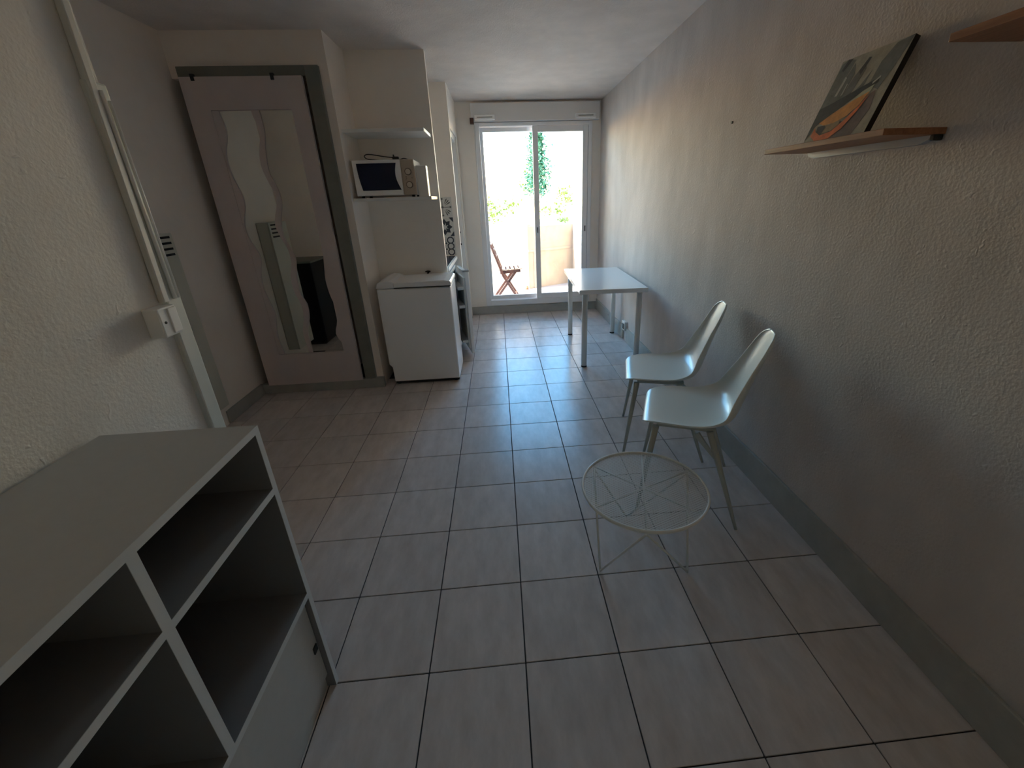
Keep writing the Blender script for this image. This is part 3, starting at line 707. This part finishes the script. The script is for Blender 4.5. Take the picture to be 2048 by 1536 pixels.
# ---------------------------------------------------------------- balcony
BZ = .06
struct(MB().box(-3.0, 2.2, YW+.15, 6.6, -.2, BZ).build('balcony_floor', M_balfl))
P0, P1, P2 = Vector((-1.6, 6.78)), Vector((.46, 5.43)), Vector((1.29, 5.87))
def parapet(a, b, z, name, t=.14):
    d = (b-a).normalized(); nrm = Vector((-d.y, d.x))
    bmb = MB().prism([tuple(a), tuple(b), tuple(b+nrm*t), tuple(a+nrm*t)], 'z', -.2, z)
    return struct(bmb.build(name, M_stucco))
pa = parapet(P0, P1, 1.09, 'balcony_wall_left')
pb = parapet(P1, P2, 1.06, 'balcony_wall_right')
d_ = (P2-P1).normalized(); n_ = Vector((d_.y, -d_.x))
def band(s0, s1, z0, z1, dd, name, par, mm=M_stucco):
    a = P1+d_*s0; c = P1+d_*s1
    return MB().prism([tuple(a), tuple(c), tuple(c+n_*dd), tuple(a+n_*dd)], 'z', z0, z1).build(name, mm, par, bevel=.002)
band(.0, .96, .66, .70, .012, 'ledge', pb)
band(.10, .20, BZ, .66, .010, 'pilaster', pb)
struct(MB().box(1.27, 1.45, YW+.15, 5.86, -.2, 2.7).build('balcony_side_wall', M_stucco))
tag(MB().cyl((.415, 5.385, BZ), (.415, 5.385, BZ+.05), .03, 14).cyl((.415, 5.385, BZ+.05), (.415, 5.385, BZ+.06), .02, 14).build('floor_drain', M_shelfw), 'small brown cap on the balcony floor at the wall corner', 'drain cap')

# folding wooden chair on the balcony
fcx, fcy = .085, 4.80
fc = thing('folding_chair', 'dark wooden folding chair with slatted seat on the balcony', 'chair', (fcx, fcy, BZ))
def fp(x, y, z): return (fcx+x, fcy+y, BZ+z)
for s in (-1, 1):
    y = s*.19
    MB().bar(fp(-.215, y, .83), fp(-.05, y, .36), .034, .046, (0, 1, 0)).bar(fp(-.053, y, .37), fp(.165, y, 0), .034, .050, (0, 1, 0)).build('back_leg', M_chairw, fc)
    MB().bar(fp(.13, y*.86, .43), fp(-.205, y*.86, 0), .034, .050, (0, 1, 0)).build('front_leg', M_chairw, fc)
    MB().bar(fp(-.10, y*.95, .425), fp(.20, y*.95, .445), .03, .045, (0, 0, 1)).build('seat_rail', M_chairw, fc)
for k in range(6):
    x = -.105+k*.062
    MB().bar(fp(x, -.21, .462+k*.002), fp(x, .21, .462+k*.002), .044, .016).build('seat_slat', M_slat, fc)
for z, x in ((.80, -.205), (.71, -.175), (.62, -.145)):
    MB().bar(fp(x, -.20, z), fp(x, .20, z), .018, .055, (0, 0, 1)).build('back_slat', M_slat if z > .6 else M_chairw, fc)
MB().bar(fp(.13, -.19, .06), fp(.13, .19, .06), .02, .03).build('stretcher', M_chairw, fc)

# ---------------------------------------------------------------- garden beyond
struct(MB().box(-60, 60, 7.5, 120, -4.2, -4.0).build('garden_ground', M_ground))
def leaves(centers, n, size, name, m, parent):
    vs = []; fs = []
    for _ in range(n):
        c = random.choice(centers); cpos, rad = c
        p = Vector(cpos)+Vector((random.gauss(0, rad[0]), random.gauss(0, rad[1]), random.gauss(0, rad[2])))
        a = Vector((random.uniform(-1, 1), random.uniform(-1, 1), random.uniform(-.6, 1))).normalized(); s_ = size*random.uniform(.6, 1.3)
        w = a.cross(Vector((random.uniform(-1, 1), random.uniform(-1, 1), random.uniform(-1, 1)))).normalized()*s_*.32
        o = len(vs); vs += [p, p+a*s_*.5+w, p+a*s_, p+a*s_*.5-w]; fs.append((o, o+1, o+2, o+3))
    b = MB(); b.v = [Vector(v) for v in vs]; b.f = fs; b.sm = [False]*len(fs)
    o = b.build(name, m, parent, fixn=False); o['kind'] = 'stuff'; return o
# cypress
cyx, cyy = 1.62, 16.0
cy = thing('cypress_tree', 'tall narrow cypress tree beyond the balcony, behind the door post', 'tree', (cyx, cyy, -4))
MB().tube([(cyx, cyy, -4), (cyx, cyy, 3.2)], .13, 8, r2=.03).build('trunk', M_bark, cy)
cs = []
for k in range(40):
    z = 1.7+k/39*2.6; r = .30*(1-((z-1.7)/2.75)**1.6)
    cs.append(((cyx, cyy, z), (max(.05, r)*.72, max(.05, r)*.72, .16)))
leaves(cs, 5200, .12, 'foliage', M_cyp, cy)
def bush(name, label, base, blobs, n, size, group=None):
    t = thing(name, label, 'shrub', base, group=group)
    for (p, r) in blobs:
        b0 = Vector((base[0]+(p[0]-base[0])*.3, base[1], base[2]))
        MB().tube(catmull([b0, (Vector(p)+b0)/2+Vector((.05, 0, .1)), p], 3), .02, 6, r2=.006).build('stem', M_bark, t)
    leaves(blobs, n, size, 'foliage', M_lf, t); return t
def at(px, py, Y): x, z = on_y(px, py, Y); return (x, Y, z)
bush('leafy_shrub', 'leafy shrub showing over the balcony wall at the left edge of the glass', (-.3, 8.6, -4),
     [(at(985, 432, 8.4), (.09, .2, .16)), (at(1000, 418, 8.4), (.12, .2, .10)), (at(1025, 412, 8.4), (.10, .2, .09)), (at(978, 410, 8.4), (.05, .2, .10))], 260, .085)
bush('leafy_shrub', 'leafy shrub showing over the balcony wall through the right-hand pane', (1.7, 9.2, -4),
     [(at(1128, 392, 9), (.10, .2, .09)), (at(1142, 400, 9), (.09, .2, .07)), (at(1118, 420, 9), (.06, .2, .14)), (at(1135, 385, 9), (.09, .2, .06)), (at(1092, 425, 9), (.09, .2, .05)), (at(1128, 441, 9), (.09, .2, .02))], 330, .085)
bush('distant_tree', 'pale tree crown just left of the central door post', (1.3, 20, -4),
     [(at(1060, 355, 20), (.12, .2, .35)), (at(1059, 370, 20), (.18, .2, .22))], 260, .16)
bpy.data.objects['distant_tree']['category'] = 'tree'
